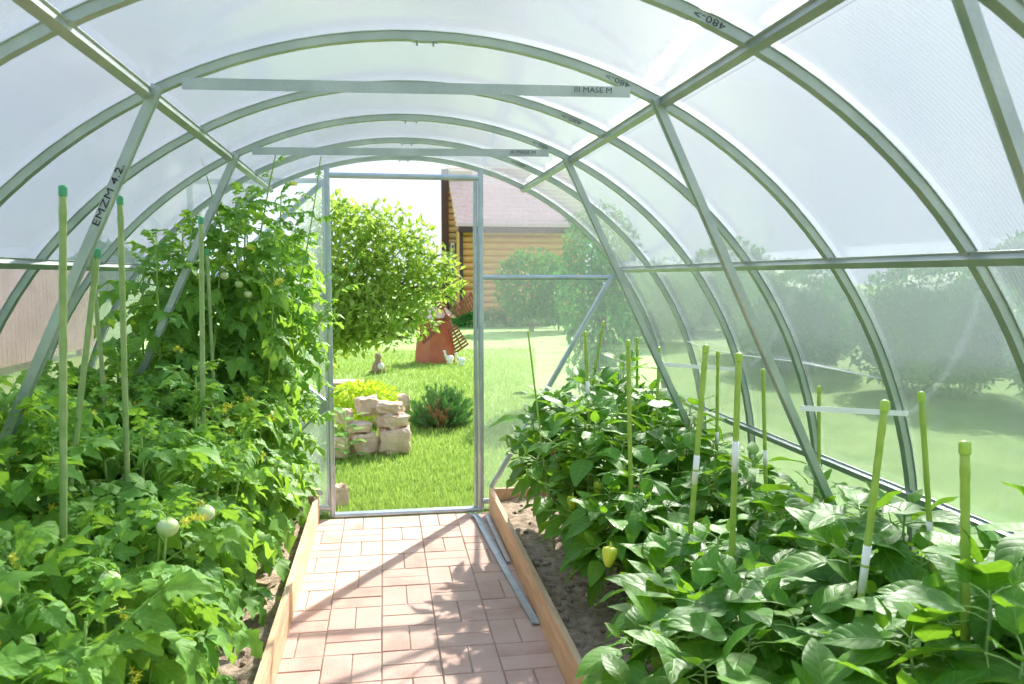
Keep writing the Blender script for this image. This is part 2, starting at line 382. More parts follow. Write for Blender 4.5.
for k in (2, 4, 6):
    y = k*S-.028
    bar((-.62, y, 1.812), (.565, y, 1.832), (0, 0, -1), 'crossbar', .82, .9)
    for sg in (-1, 1):
        p0 = np.array([.632*sg, y-.012, 1.815]); p1 = np.array([1.478*sg, y-.004, .08])
        if sg < 0: p0 = np.array([-.675, y-.012, 1.80]); p1 = np.array([-1.44, y-.004, .08])
        if k == 2 and sg == 1: p0 = np.array([.695, y+.02, 1.81])
        d = nrm(p1-p0); sd = np.cross(d, [0, 1, 0])
        if np.dot(np.cross(d, sd), [0, -1, 0]) < 0: sd = -sd
        bar(p0, p1, sd, 'brace', .9, .9)
for k, p in ((4, ((1.09, .935), (1.455, .905))), (6, ((1.07, .945), (1.43, .912)))):
    a = Acc(); y = k*S-.05
    sweep(a, [(p[0][0], y, p[0][1]), (p[1][0], y+.02, p[1][1])], [(-.008, 0), (-.008, .0015), (.008, .0015), (.008, 0)], np.array([0, 0, 1.]))
    tag(a.build('strap', M['strap'], gh), label='white strap tying a brace to an arch')
# end wall bars
ye = YE-.012
def ebar(P0, P1, name, w=.030, d=.02, mat='steel2'):
    a = Acc(); P0 = np.array(P0, float); P1 = np.array(P1, float); t = nrm(P1-P0); sd = np.cross(t, [0, 1, 0])
    sweep(a, [P0, P1], [(-w/2, -d/2), (-w/2, d/2), (-w*.2, d/2+.004), (w*.2, d/2+.004), (w/2, d/2), (w/2, -d/2)], sd); return a.build(name, M[mat], gh)
def ztop(x): return ZC + math.sqrt(RA**2 - x*x)
ebar((-.410, ye, 0), (-.410, ye, ztop(.41)-.01), 'post')
ebar((.415, ye, 0), (.415, ye, ztop(.415)-.01), 'post')
ebar((-.40, ye, 1.862), (.405, ye, 1.862), 'door_rail', .028)
ebar((-.40, ye, .008), (.405, ye, .008), 'threshold', .022, .05)
for sg in (-1, 1):
    ebar((.42*sg, ye, 1.318), (1.22*sg, ye, 1.318), 'wall_rail', .026)
    ebar((.47*sg, ye-.012, .13), (1.16*sg, ye-.012, 1.315), 'wall_diagonal', .026)
    ebar((.42*sg, ye, .05), (1.50*sg, ye, .05), 'base_rail', .028)
# right jamb of the door: a second tube beside the post
ebar((.386, ye+.01, .02), (.386, ye+.01, 1.85), 'door_jamb', .020, .03)
# stamped marks on the bars
def lettering(txt, loc, xdir, ndir, size, sx=1.0):
    cu = bpy.data.curves.new('lettering', 'FONT'); cu.body = txt; cu.size = size; cu.extrude = .0003; cu.align_x = 'CENTER'; cu.align_y = 'CENTER'
    cu.resolution_u = 2
    tmp = bpy.data.objects.new('lettering', cu); COL.objects.link(tmp)
    bpy.context.view_layer.update()
    me = bpy.data.meshes.new_from_object(tmp.evaluated_get(bpy.context.evaluated_depsgraph_get()))
    bpy.data.objects.remove(tmp); me.name = 'lettering'
    o = bpy.data.objects.new('lettering', me); COL.objects.link(o); me.materials.clear(); me.materials.append(M['ink'])
    x = Vector(xdir).normalized(); n = Vector(ndir).normalized(); y = n.cross(x)
    mt = Matrix((x, y, n)).transposed().to_4x4(); mt.translation = Vector(loc)
    me.transform(mt @ Matrix.Diagonal((sx, 1, 1, 1))); o.parent = gh
    return o
for k, ang in ((2.964, R(68.2)), (4, R(69.3)), (5, R(69.3)), (6, R(69.3)), (7, R(69.3))):
    rr = RA-.0125
    lettering('480->', (rr*math.cos(ang), k*S-.0142, ZC+rr*math.sin(ang)), (-math.sin(ang), 0, math.cos(ang)), (0, -1, 0), .021, 1.5)
for k in (4, 6): lettering('III MASE M', (.455, k*S-.028-.0155, 1.830), (1, 0, 0), (0, -1, 0), .021, 1.15)
q0 = np.array([-.675, 0, 1.80]); q1 = np.array([-1.44, 0, .08]); lp = q0*.84+q1*.16; d = nrm(q0-q1)
lettering('EMZM 4.2.', (lp[0], 4*S-.028-.012-.0155, lp[2]), tuple(d), (0, -1, 0), .024, 1.6)

# polycarbonate covering
def sheet(a0, a1, name, y0=YB-.02, y1=YE+.02, n=40, low=False, t=.004, r=RA+.003):
    a = Acc(); pts = []
    A = np.linspace(a0, a1, n+1)
    P = [(math.cos(g), math.sin(g)) for g in A]
    prof_i = [((r)*c, ZC+r*s_) for c, s_ in P]; prof_o = [((r+t)*c, ZC+(r+t)*s_) for c, s_ in P]
    if low == 'r': prof_i = [(r, -.01)] + prof_i; prof_o = [(r+t, -.01)] + prof_o
    if low == 'l': prof_i = prof_i + [(-r, -.01)]; prof_o = prof_o + [(-r-t, -.01)]
    loop = prof_i + prof_o[::-1]; k = len(loop)
    V = [(x, y0, z) for x, z in loop] + [(x, y1, z) for x, z in loop]
    m = len(prof_i)
    F = [[j, (j+1) % k, k+(j+1) % k, k+j] for j in range(k)]
    a.add(V, F, None, 0, False)
    for q in (0, k):
        E = [[q+j, q+j+1, q+k-2-j, q+k-1-j] for j in range(m-1)]
        a.F.append((np.array(E) if q else np.array([e[::-1] for e in E]), 0, False))
    # outward normals: recompute
    o = a.build(name, M['sheet']); me = o.data
    import bmesh
    bm = bmesh.new(); bm.from_mesh(me); bmesh.ops.recalc_face_normals(bm, faces=bm.faces)
    for f in bm.faces: f.smooth = abs(f.normal.y) < .5
    bm.to_mesh(me); bm.free()
    for e in me.edges: pass
    me.attributes.new('sharp_edge', 'BOOLEAN', 'EDGE')
    vals = [False]*len(me.edges)
    for i, e in enumerate(me.edges):
        v0, v1 = me.vertices[e.vertices[0]].co, me.vertices[e.vertices[1]].co
        if abs(v0.y-v1.y) < .01: vals[i] = True
        else:
            dd = v0
            if min((Vector((p[0], 0, p[1]))-Vector((dd.x, 0, dd.z))).length for p in (prof_i[0], prof_o[0], prof_i[-1], prof_o[-1])) < 1e-4: vals[i] = True
    me.attributes['sharp_edge'].data.foreach_set('value', vals)
    return tag(o, kind='structure')
aU = math.atan2(1.79-ZC, .70)
tag(sheet(0, aU, 'wall_right', low='r'), label='curved ribbed polycarbonate side of the tunnel, right')
tag(sheet(aU, PI-aU, 'ceiling'), label='curved ribbed polycarbonate roof of the tunnel')
tag(sheet(PI-aU, PI, 'wall_left', low='l'), label='curved ribbed polycarbonate side of the tunnel, left')
# end wall sheets (4 mm slabs), with the doorway left open
a = Acc(); y0, y1 = YE+.006, YE+.010
def slab(xs_, zlo):
    n = len(xs_)
    for (ya) in (0,): pass
    V = [(x, y0, zlo(x)) for x in xs_] + [(x, y0, ztop(x)) for x in xs_] + [(x, y1, zlo(x)) for x in xs_] + [(x, y1, ztop(x)) for x in xs_]
    F = []
    for i in range(n-1):
        F.append([i, i+1, n+i+1, n+i]); F.append([2*n+i+1, 2*n+i, 3*n+i, 3*n+i+1])
        F.append([n+i, n+i+1, 3*n+i+1, 3*n+i]); F.append([i+1, i, 2*n+i, 2*n+i+1])
    F.append([0, n, 3*n, 2*n]); F.append([n-1, 3*n-1, 4*n-1, 2*n-1]); a.add(V, F, None, 0, False)
slab(np.linspace(.425, 1.50, 24), lambda x: .0); slab(np.linspace(-1.50, -.42, 24), lambda x: .0); slab(np.linspace(-.40, .405, 12), lambda x: 1.875)
tag(a.build('wall_back', M['end']), kind='structure', label='flat polycarbonate end wall around the doorway')

# open door leaf swung outwards against the end wall, left of the doorway
dl = empty('door_1', (-.425, YE+.05, 0)); tag(dl, kind='structure', label='open greenhouse door leaf swung outwards to the left')
hx, hy = -.425, YE+.05; da = R(180-14)
def dp(s_, z, off=0): return (hx+math.cos(da)*s_ - math.sin(da)*off*0, hy+math.sin(da)*s_ + off, z)
W = .76
def dbar(P0, P1, name='door_frame', w=.026):
    a = Acc(); P0 = np.array(P0); P1 = np.array(P1); t = nrm(P1-P0); nn = np.array([math.sin(da), -math.cos(da), 0]); sd = np.cross(t, nn)
    sweep(a, [P0, P1], [(-w/2, -.01), (-w/2, .01), (w/2, .01), (w/2, -.01)], sd); return a.build(name, M['steel2'], dl)
for s_ in (0, W): dbar(dp(s_, .03), dp(s_, 1.84))
for z in (.03, .61, 1.21, 1.84): dbar(dp(0, z), dp(W, z), 'door_rail')
dbar(dp(.01, .62), dp(W-.01, 1.2), 'door_diagonal'); dbar(dp(.01, .6), dp(W-.01, .04), 'door_diagonal'); dbar(dp(.01, 1.83), dp(W-.01, 1.22), 'door_diagonal')
a = Acc(); q = [dp(0, .02, .013), dp(W, .02, .013), dp(W, 1.85, .013), dp(0, 1.85, .013)]
q2 = [(x, y+.004, z) for x, y, z in q]; a.add(q+q2, BOXF, None, 0, False); a.build('door_pane', M['end'], dl)

# loose galvanised profile lying on the path beside the right board
t = thing('metal_profile', (.38, 3.6, 0), 'loose bent galvanised strip lying on the path along the right board', 'metal strip')
a = Acc(); sweep(a, [(.352, 4.33, .006), (.372, 4.25, .010), (.385, 3.9, .004), (.436, 2.89, .004)], [(-.015, 0), (-.015, .010), (-.012, .010), (-.012, .002), (.012, .002), (.012, .010), (.015, .010), (.015, 0)][::-1], np.array([1., 0, 0]))
a.build('channel_strip', M['steel2'], t)
a = Acc(); sweep(a, [(.425, 4.28, .004), (.434, 3.55, .004)], [(-.010, 0), (-.010, .012), (.010, .012), (.010, 0)], np.array([1., 0, 0])); a.build('short_strip', M['steel2'], t)

# thin white twine near the far right arches
a = Acc(); tube(a, [(1.40, 3.9, 1.0), (1.40, 3.6, .975), (1.41, 3.2, .985), (1.42, 2.8, 1.0), (1.43, 2.25, 1.0)], .0022, 5); tag(a.build('twine', M['strap']), 'thin white twine strung between arches near the far right wall', 'twine')
#@@PLANTS
# ---------------------------------------------------------------- garden stakes
def stake(p0, p1, r, mat, capm, label, band=None, rings=True, group=None):
    t = thing('garden_stake', (p0[0], p0[1], .06), label, 'garden stake', group)
    a = Acc(); p0 = np.array([p0[0], p0[1], .05]) ; p1 = np.array(p1, float); n = 22; P = []; rr = []
    L_ = np.linalg.norm(p1-p0)
    for i in range(n+1):
        f = i/n; P.append(p0*(1-f)+p1*f); rr.append(r)
    # bamboo-like nodes
    PP = []; RR = []; kn = int(L_/.16)
    for j in range(kn+1):
        f = (j+.6)/(kn+1)
        for df_, m in ((-.012, 1), (0, 1.13), (.012, 1)):
            PP.append(f+df_); RR.append(r*m)
    PP = [0]+PP+[1]; RR = [r]+RR+[r]
    tube(a, [p0*(1-f)+p1*f for f in PP], RR, 10)
    a.build('shaft', M[mat], t)
    d = nrm(p1-p0); a = Acc(); lathe(a, p1-d*.02, [(0, -.001), (r*1.2, 0), (r*1.22, .002), (r*1.22, .018), (r*1.12, .0215), (r*.8, .0235), (r*.3, .0245), (.0003, .025)], 10, 0, tuple(d)); a.build('cap', M[capm], t)
    if band:
        a = Acc(); q0 = p0+d*(band[0]*L_); q1 = p0+d*(band[1]*L_); tube(a, [q0, q1], r*1.10, 10); a.build('paper_band', M['label'], t)
    return t
def line(top, low):      # extend the visible stretch of a stake down into the soil
    top = np.array(top); low = np.array(low); k = (top[2]-.05)/(top[2]-low[2]); b = top+(low-top)*k; return tuple(b), tuple(top)
RS = [((.932, 1.3, 1.016), (.944, 1.3, .795), .0088, 'thick lime stake nearest the camera, rightmost of all', None),
      ((.905, 1.5, 1.062), (.868, 1.5, .663), .0078, 'lime stake leaning right with a white band, left of the two rightmost stakes', (.60, .70)),
      ((1.097, 1.65, 1.054), (1.152, 1.65, .585), .0068, 'slim lime stake leaning left with torn paper, second from the right', (.66, .70)),
      ((1.281, 2.4, .962), (1.30, 2.4, .346), .0062, 'thin lime stake in front of the foot of the long brace', (.66, .72)),
      ((1.185, 2.6, .997), (1.216, 2.6, .406), .0068, 'lime stake behind the white banded pair, standing left of the long brace', (.64, .70)),
      ((.814, 2.0, 1.115), (.806, 2.0, .511), .0082, 'upright lime stake, right one of the tall white banded pair', (.70, .78)),
      ((.805, 2.2, 1.12), (.772, 2.2, .619), .0080, 'leaning lime stake, left one of the tall white banded pair', (.62, .70)),
      ((1.236, 3.1, 1.013), (1.24, 3.1, .6), .0070, 'lime stake seen between the tall white banded pair', (.60, .66)),
      ((.758, 2.8, 1.088), (.777, 2.8, .459), .0080, 'upright lime stake alone in the middle of the pepper bed', None),
      ((.725, 3.3, 1.087), (.75, 3.3, .621), .0072, 'lime stake with a white band at the far pepper plants', (.72, .80)),
      ((.945, 3.8, 1.10), (.909, 3.8, .888), .0070, 'far lime stake leaning right above the pepper leaves', None),
      ((1.085, 3.7, 1.027), (1.09, 3.7, .7), .0068, 'short lime stake at the back right of the pepper bed', None),
      ((1.125, 3.5, .996), (1.12, 3.5, .7), .0062, 'small lime stake beside the white strap at the back', None),
      ((.515, 3.5, 1.076), (.57, 3.5, .632), .0040, 'very thin dark green stake at the far left edge of the pepper bed', None)]
for tp_, lo, r, lab, band in RS:
    p0, p1 = line(tp_, lo); stake(p0, p1, r, 'stakeR', 'capR', lab, band)
LS = [((-.807, 1.9, 1.516), (-.829, 1.9, .98), .0080, 'tallest olive stake with teal cap, leftmost in the tomato bed'),
      ((-.811, 2.3, 1.533), (-.819, 2.3, .903), .0075, 'olive stake with teal cap in front of the lettered brace'),
      ((-.839, 2.2, 1.389), (-.908, 2.2, .925), .0075, 'olive stake leaning right between the two tall capped stakes'),
      ((-1.091, 2.9, 1.444), (-1.07, 2.9, 1.0), .0075, 'olive stake half hidden behind the leaning one'),
      ((-.712, 2.8, 1.515), (-.724, 2.8, .907), .0080, 'olive stake standing before the tall tomato plants'),
      ((-.799, 3.3, 1.425), (-.79, 3.3, .9), .0070, 'olive stake buried in the leaves of the tall tomato plants')]
for tp_, lo, r, lab in LS:
    p0, p1 = line(tp_, lo); stake(p0, p1, r, 'stakeL', 'capL', lab)

# ---------------------------------------------------------------- leaf templates
def leaflet(L_, W_, lobes=0, curl=.25, fold=.25, wave=.0, n=8, rng=None, tip=1.0, twist=0.0):
    ts = np.linspace(0, 1, n+1); js = np.array([-1, -.5, 0, .5, 1]); V = []; U = []
    ph = rng.uniform(0, 6.28); ph2 = rng.uniform(0, 6.28)
    for t in ts:
        if lobes: w_ = W_*(math.sin(PI*min(1, t**.72))**.8)*(1-.15*t)
        else: w_ = W_*(math.sin(PI*t**.70)**.85)*(1-.10*t)
        x = L_*t
        for j in js:
            ww = w_*j
            e = 1.0
            if lobes and abs(j) == 1: e = 1 + .42*math.sin(t*lobes*2*PI+1.2) * (1-t*.5)
            xx = x + (L_*.05*(1-t) if abs(j) == 1 and lobes else 0)
            z = -curl*L_*t*t + fold*abs(ww) - .55*fold*abs(ww)*abs(j) + wave*W_*math.sin(t*11+(ph if j < 0 else ph2))*abs(j)**1.5
            y = ww*e; tw = twist*t
            V.append((xx, y*math.cos(tw)-z*0, z+y*math.sin(tw))); U.append(((j+1)/2, t))
    k = 5; F = [[i*k+j, (i+1)*k+j, (i+1)*k+j+1, i*k+j+1] for i in range(n) for j in range(4)]
    return np.array(V), np.array(F), np.array(U)
def rotz(a_): c, s_ = math.cos(a_), math.sin(a_); return np.array([[c, -s_, 0], [s_, c, 0], [0, 0, 1]])
def roty(a_): c, s_ = math.cos(a_), math.sin(a_); return np.array([[c, 0, s_], [0, 1, 0], [-s_, 0, c]])
def rotx(a_): c, s_ = math.cos(a_), math.sin(a_); return np.array([[1, 0, 0], [0, c, -s_], [0, s_, c]])
rg = random.Random(11)
PEP = [leaflet(1, rg.uniform(.28, .34), 0, rg.uniform(.12, .42), rg.uniform(.2, .45), rg.uniform(.03, .10), 9, rg, twist=rg.uniform(-.4, .4)) for _ in range(8)]
def tomato_leaf(rng):
    """unit-length compound leaf along +X"""
    V = []; F = []; U = []; n = 0
    droop = rng.uniform(.12, .45)
    def rach(t): return np.array([t, .04*math.sin(t*3+1), .12*t-droop*t*t])
    def put(lf, s_, p, az, el, roll):
        nonlocal n
        v, f, u = lf; Rm = rotz(az) @ roty(-el) @ rotx(roll); v2 = (v*s_) @ Rm.T + p
        V.append(v2); F.append(f+n); U.append(u); n += len(v2)
    mk = lambda: leaflet(1, rng.uniform(.29, .39), rng.choice((2.5, 3, 3.5)), rng.uniform(.2, .8), rng.uniform(.2, .8), rng.uniform(.08, .22), 9, rng, twist=rng.uniform(-.5, .5))
    put(mk(), rng.uniform(.40, .48), rach(.74), 0, -droop*1.1, rng.uniform(-.3, .3))
    for t, s_ in ((.70, .34), (.48, .36), (.26, .26)):
        for sg in (-1, 1):
            put(mk(), s_*rng.uniform(.85, 1.15), rach(t+rng.uniform(-.03, .03)), sg*rng.uniform(.85, 1.25), -rng.uniform(-.1, .55), rng.uniform(-.35, .35))
    for t in (.6, .38):
        for sg in (-1, 1): put(mk(), rng.uniform(.09, .15), rach(t), sg*rng.uniform(1, 1.5), -rng.uniform(0, .5), 0)
    a_ = Acc(); tube(a_, [rach(t) for t in (0, .2, .4, .6, .78)], [.016, .012, .010, .008, .005], 4, 0, False)
    V.append(a_.V[0]); F.append(a_.F[0][0]+n); U.append(a_.U[0])
    return np.concatenate(V), np.concatenate(F), np.concatenate(U)
TOM = [tomato_leaf(rg) for _ in range(9)]
def place(acc, tpl, p, s_, az, el, roll, mi=0):
    v, f, u = tpl; Rm = rotz(az) @ roty(-el) @ rotx(roll); acc.add((v*s_) @ Rm.T + np.asarray(p), f, u, mi)

def bez(p0, p1, p2, n): return [tuple((1-t)**2*np.array(p0)+2*t*(1-t)*np.array(p1)+t*t*np.array(p2)) for t in np.linspace(0, 1, n)]
CX_, CZ_ = 1.455, 0
def inside(p, m=.06):      # keep leaves inside the tunnel
    x, y, z = p; r = math.hypot(x, max(0, z-ZC)); return r < RA-m and y < YE-m

def pepper_plant(x, y, zt, r, label, seed, fruits=(), nb=13, avoid=(), xmin=.40):
    rng = random.Random(seed); t = thing('pepper_plant', (x, y, .08), label, 'plant')
    st = Acc(); lf = Acc(); zf = .08+.32*(zt-.08)
    tube(st, [(x, y, .05), (x+.005, y, zf*.6), (x, y, zf)], [.008, .0075, .007], 7)
    for b in range(nb):
        az = b*2.399+rng.uniform(-.3, .3); q = math.sqrt((b+.5)/nb); rr = r*q*rng.uniform(.85, 1.1)
        tip = np.array([x+math.cos(az)*rr, y+math.sin(az)*rr, .08+(zt-.08)*(1-.42*q*q)*rng.uniform(.88, 1.04)])
        tip[0] = max(tip[0], xmin+.07); 
        if not inside(tip, .10): tip[0] -= .07
        P = bez((x, y, zf), (x+math.cos(az)*rr*.75, y+math.sin(az)*rr*.75, (zf+tip[2])*.5-.02), tip, 7)
        tube(st, P, np.linspace(.0055, .0025, 7), 5)
        cnt = 0
        for k in range(14):
            if k < 7: f = 1-.015*k; size = (.045, .065, .085, .10, .115, .12, .12)[k]; el = (1.1, .85, .6, .35, .1, -.1, -.25)[k]
            else: f = .90-.095*(k-6); size = rng.uniform(.09, .135); el = rng.uniform(-.7, .05)
            i = min(5.999, f*6); j = int(i); p = np.array(P[j])*(1-i+j)+np.array(P[j+1])*(i-j)
            la = k*2.399+az+rng.uniform(-.3, .3); size *= rng.uniform(.8, 1.2); el += rng.uniform(-.3, .25)
            pl = .02+.28*size; e = p+np.array([math.cos(la)*pl, math.sin(la)*pl, pl*.45*math.sin(el+.5)])
            tipp = e+np.array([math.cos(la), math.sin(la), math.sin(el)])*size
            if tipp[0] < xmin or not inside(tipp, .02) or not inside(e, .03) or tipp[2] < .1: continue
            if any(np.linalg.norm(e+(tipp-e)*.5-np.array(av[:3])) < av[3] for av in avoid): continue
            tube(st, [p, (p+e)/2+np.array([0, 0, .004]), e], [.0018, .0015, .0012], 4, 1, False)
            place(lf, rng.choice(PEP), e, size*(1.35 if y < 2.2 else 1.15), la, el, rng.uniform(-.35, .35))
    st.build('stem', [M['pstem'], M['stem']], t); lf.build('foliage', M['pepper'], t)
    for (fx, fy, fz, s_, m) in fruits:
        a = Acc(); lathe(a, (fx, fy, fz), [(.0005, -s_*1.5), (s_*.35, -s_*1.45), (s_*.62, -s_*1.0), (s_*.85, -s_*.3), (s_, s_*.5), (s_*.9, s_*.95), (s_*.4, s_*1.05), (s_*.12, s_*.92), (s_*.12, s_*1.7)], 12, 0, nrm([.15, .1, 1])); a.build('pepper', M[m], t)

def tomato_plant(x, y, zt, r, label, seed, ns=5, base=(0, 0), leafl=.22, xr=-.50, fruits=(), nfl=4, avoid=(), dens=.047, lean=(0, 0), lowcut=.15, extra=()):
    rng = random.Random(seed); t = thing('tomato_plant', (x, y, .08), label, 'plant')
    st = Acc(); lf = Acc(); nodes = []; tips = []
    for b in range(ns):
        az = b*2*PI/ns+rng.uniform(-.4, .4)+seed; q = rng.uniform(.35, 1) if b else .15; rr = r*q
        top = np.array([x+lean[0]+math.cos(az)*rr, y+lean[1]+math.sin(az)*rr, zt*rng.uniform(.86, 1.0)*(1-.12*q)])
        top[0] = min(top[0], xr-.08)
        rm = math.hypot(top[0], max(0, top[2]-ZC))
        if rm > RA-.12: top[0] *= (RA-.12)/rm; top[2] = ZC+(top[2]-ZC)*(RA-.12)/rm
        P = bez((x, y, .05), (x+math.cos(az)*rr*.8, y+math.sin(az)*rr*.8, (top[2])*.55), top, 16)
        tube(st, P, np.linspace(.0085, .003, 16), 6); tips.append(np.array(P[-1]))
        Ln = zt; n = int(Ln/dens)
        for k in range(n):
            f = 1-k/n*(1-lowcut)
            i = min(14.999, f*15); j = int(i); p = np.array(P[j])*(1-i+j)+np.array(P[j+1])*(i-j)
            la = k*2.399+az+rng.uniform(-.4, .4); Lf = leafl*min(1, .35+k*.16)*rng.uniform(.8, 1.2); el = max(-.35, 1.0-k*.22)+rng.uniform(-.3, .3)
            for tr_ in range(5):
                e = p+np.array([math.cos(la)*math.cos(el), math.sin(la)*math.cos(el), math.sin(el)-.1])*Lf
                if e[0] < xr+.04*rng.random() and inside(e, .04) and e[2] > .12: break
                la += 1.1; Lf *= .85
            else: continue
            if any(np.linalg.norm(p*(1-ff)+e*ff-np.array(av[:3])) < av[3] for av in avoid for ff in (.35, .7, 1)): continue
            place(lf, rng.choice(TOM), p, Lf, la, el, rng.uniform(-.35, .35))
            if rng.random() < .3: nodes.append((p, la+1.2, f))
    for b_, tipp in enumerate(tips):
        for k in range(5):
            la = k*1.35+b_; lz = leafl*(.3+.08*k)
            if not inside(tipp+np.array([math.cos(la)*lz, math.sin(la)*lz, lz*.6]), .06): continue
            place(lf, rng.choice(TOM), tipp-np.array([0, 0, .012*k]), leafl*(.28+.08*k), la, 1.15-k*.22, rng.uniform(-.3, .3))
    for sh in extra:      # long bare-ish side shoots reaching out
        P = bez(*sh, 12); tube(st, P, np.linspace(.006, .0025, 12), 6)
        for k in range(9):
            f = 1-k*.085; i = min(10.999, f*11); j = int(i); p = np.array(P[j])*(1-i+j)+np.array(P[j+1])*(i-j)
            la = k*2.399+seed; Lf = leafl*min(.8, .3+k*.09); el = .9-k*.15
            e = p+np.array([math.cos(la)*math.cos(el), math.sin(la)*math.cos(el), math.sin(el)])*Lf
            if not inside(e, .04): continue
            place(lf, rng.choice(TOM), p, Lf, la, el, rng.uniform(-.3, .3))
    st.build('stem', M['stem'], t); lf.build('foliage', M['tomato'], t)
    rng.shuffle(nodes)
    nodes = [q for q in nodes if q[2] > .6][:nfl]
    for p, la, f in nodes:
        e = p+np.array([.06+.03*math.cos(la), -.08-.03*abs(math.sin(la)), .035]); e[0] = min(e[0], xr)
        for q in range(3):
            c = e+np.array([rng.uniform(-.02, .02), rng.uniform(-.02, .02), rng.uniform(-.012, .012)])
            flower(c, p, rng, t)
    for (fx, fy, fz, s_) in fruits:
        a = Acc(); lathe(a, (fx, fy, fz), [(.0004, -s_*.86), (s_*.5, -s_*.78), (s_*.88, -s_*.42), (s_, 0), (s_*.9, s_*.42), (s_*.5, s_*.76), (s_*.15, s_*.72), (.0004, s_*.70)], 16, 0, nrm([rng.uniform(-.3, .3), rng.uniform(-.3, .3), 1])); o = a.build('tomato', M['gtom'], t)
        a = Acc()
        for j in range(5):
            g = j*1.257; a.add([(fx, fy, fz+s_*.72), (fx+math.cos(g-.3)*s_*.35, fy+math.sin(g-.3)*s_*.35, fz+s_*.86), (fx+math.cos(g)*s_*.95, fy+math.sin(g)*s_*.95, fz+s_*.80), (fx+math.cos(g+.3)*s_*.35, fy+math.sin(g+.3)*s_*.35, fz+s_*.86)], [[0, 1, 2, 3]])
        tube(a, [(fx, fy, fz+s_*.7), (fx-.01, fy, fz+s_*1.4), (fx-.04, fy+.02, fz+s_*1.6)], .0018, 5); a.build('calyx', M['stem'], t)
def flower(c, p, rng, t):
    a = Acc(); n = nrm([rng.uniform(-.8, .8), -.8, rng.uniform(-.6, .5)]); u = nrm(np.cross(n, [0, 0, 1])); v = np.cross(n, u); s_ = rng.uniform(.010, .015)
    for j in range(6):
        g = j*PI/3; d1 = u*math.cos(g)+v*math.sin(g); d2 = u*math.cos(g+PI/2)+v*math.sin(g+PI/2)
        a.add([c, c+d1*s_*.5+d2*s_*.24, c+d1*s_*1.15-n*s_*.45, c+d1*s_*.5-d2*s_*.24], [[0, 1, 2, 3]], None, 0)
    tube(a, [c, c+n*s_*.7], [s_*.22, s_*.08], 6, 0)
    tube(a, [p, (p+c)/2+np.array([0, 0, .01]), c], .0012, 4, 1, False)
    a.build('flower', [M['petal'], M['stem']], t)

# pepper plants (right bed)
fr1 = (.44+.06, 2.22, .515)
PL = [(.83, 1.16, .80, .25, 'big leaved pepper plant nearest the camera, bottom right corner', (), ()),
      (1.10, 1.28, .86, .20, 'pepper plant around the foot of the thickest lime stake', (), ()),
      (.64, 1.66, .64, .27, 'pepper plant hanging over the near end of the right board', (), ()),
      (1.10, 1.74, .76, .24, 'pepper plant between the nearest stakes and the low side rail', (), ()),
      (.78, 2.12, .58, .24, 'pepper plant at the foot of the tall white banded stakes', ((.55, 2.30, .475, .024, 'gpep'),), ((.53, 2.22, .47, .07),)),
      (1.20, 2.30, .66, .22, 'pepper plant at the foot of the long brace', (), ()),
      (1.18, 2.78, .68, .22, 'pepper plant against the right wall in mid bed', (), ()),
      (.76, 2.78, .60, .23, 'pepper plant around the lone upright stake', (), ()),
      (.72, 3.22, .78, .25, 'dense pepper plant leaning over bare soil by the path', ((.70, 2.98, .50, .020, 'gpep'), (.60, 3.0, .44, .022, 'gpep')), ((.66, 2.95, .48, .06),)),
      (1.15, 3.28, .80, .22, 'pepper plant beside the white strap at the back', (), ()),
      (.98, 3.70, .92, .25, 'tallest pepper plant, top of the heap near the end wall', (), ()),
      (.70, 3.82, .74, .19, 'pepper plant with brown red pods at the end wall', ((.655, 3.60, .50, .018, 'bpep'), (.70, 3.58, .51, .018, 'bpep'), (.62, 3.60, .52, .015, 'bpep')), ((.66, 3.56, .5, .08),)),
      (1.22, 3.95, .80, .18, 'pepper plant in the far right corner of the bed', (), ())]
for i, (x, y, zt, r, lab, frs, av) in enumerate(PL):
    pepper_plant(x, y, zt, r, lab, 100+i, frs, 14 if i < 5 else 13, av, .38 if y > 1.9 else .33)
# tomato plants (left bed)
TF = {0: [(-.725, 1.30, .82, .020)], 2: [(-.64, 1.58, .745, .020)], 4: [(-.60, 1.84, .765, .024), (-.54, 1.94, .765, .021)]}
AV = [(-.70, 1.20, .83, .09), (-.62, 1.5, .77, .08), (-.58, 1.76, .79, .08), (-.52, 1.86, .79, .075)]
TL = [(-.86, 1.08, .86, .22, 'tomato plant nearest the camera, bottom left corner'),
      (-1.17, 1.25, 1.06, .20, 'tomato plant at the left edge beside the low wall rail'),
      (-.80, 1.52, .84, .22, 'tomato plant over the near path edge with pale fruit'),
      (-1.20, 1.72, 1.10, .20, 'tomato plant left of the tallest capped stake'),
      (-.78, 1.95, .86, .22, 'tomato plant carrying the two largest pale green fruits'),
      (-1.13, 2.18, 1.10, .20, 'tomato plant at the foot of the lettered brace'),
      (-.80, 2.42, .98, .22, 'tomato plant behind the stake with the teal cap'),
      (-1.15, 2.65, 1.04, .20, 'bushy tomato plant against the left wall in mid bed'),
      (-.80, 2.90, 1.02, .22, 'tomato plant below the stake before the tall plants'),
      (-1.15, 3.10, 1.08, .20, 'tomato plant in shade under the tall plants by the wall'),
      (-.78, 3.42, .98, .22, 'low tomato plant with yellow flowers under the tall ones'),
      (-.74, 4.05, .86, .22, 'low tomato plant spilling towards the left door post')]
for i, (x, y, zt, r, lab) in enumerate(TL):
    near = i < 6
    ex = ()
    if i == 11: ex = (((-.74, 4.0, .4), (-.55, 3.95, .5), (-.36, 3.9, .78)),)
    tomato_plant(x, y, zt, r, lab, 200+i, 6, leafl=.275 if near else .25, xr=-.47 if y > 3.8 else -.52, fruits=TF.get(i, ()), nfl=7, avoid=AV, extra=ex, lowcut=.12)
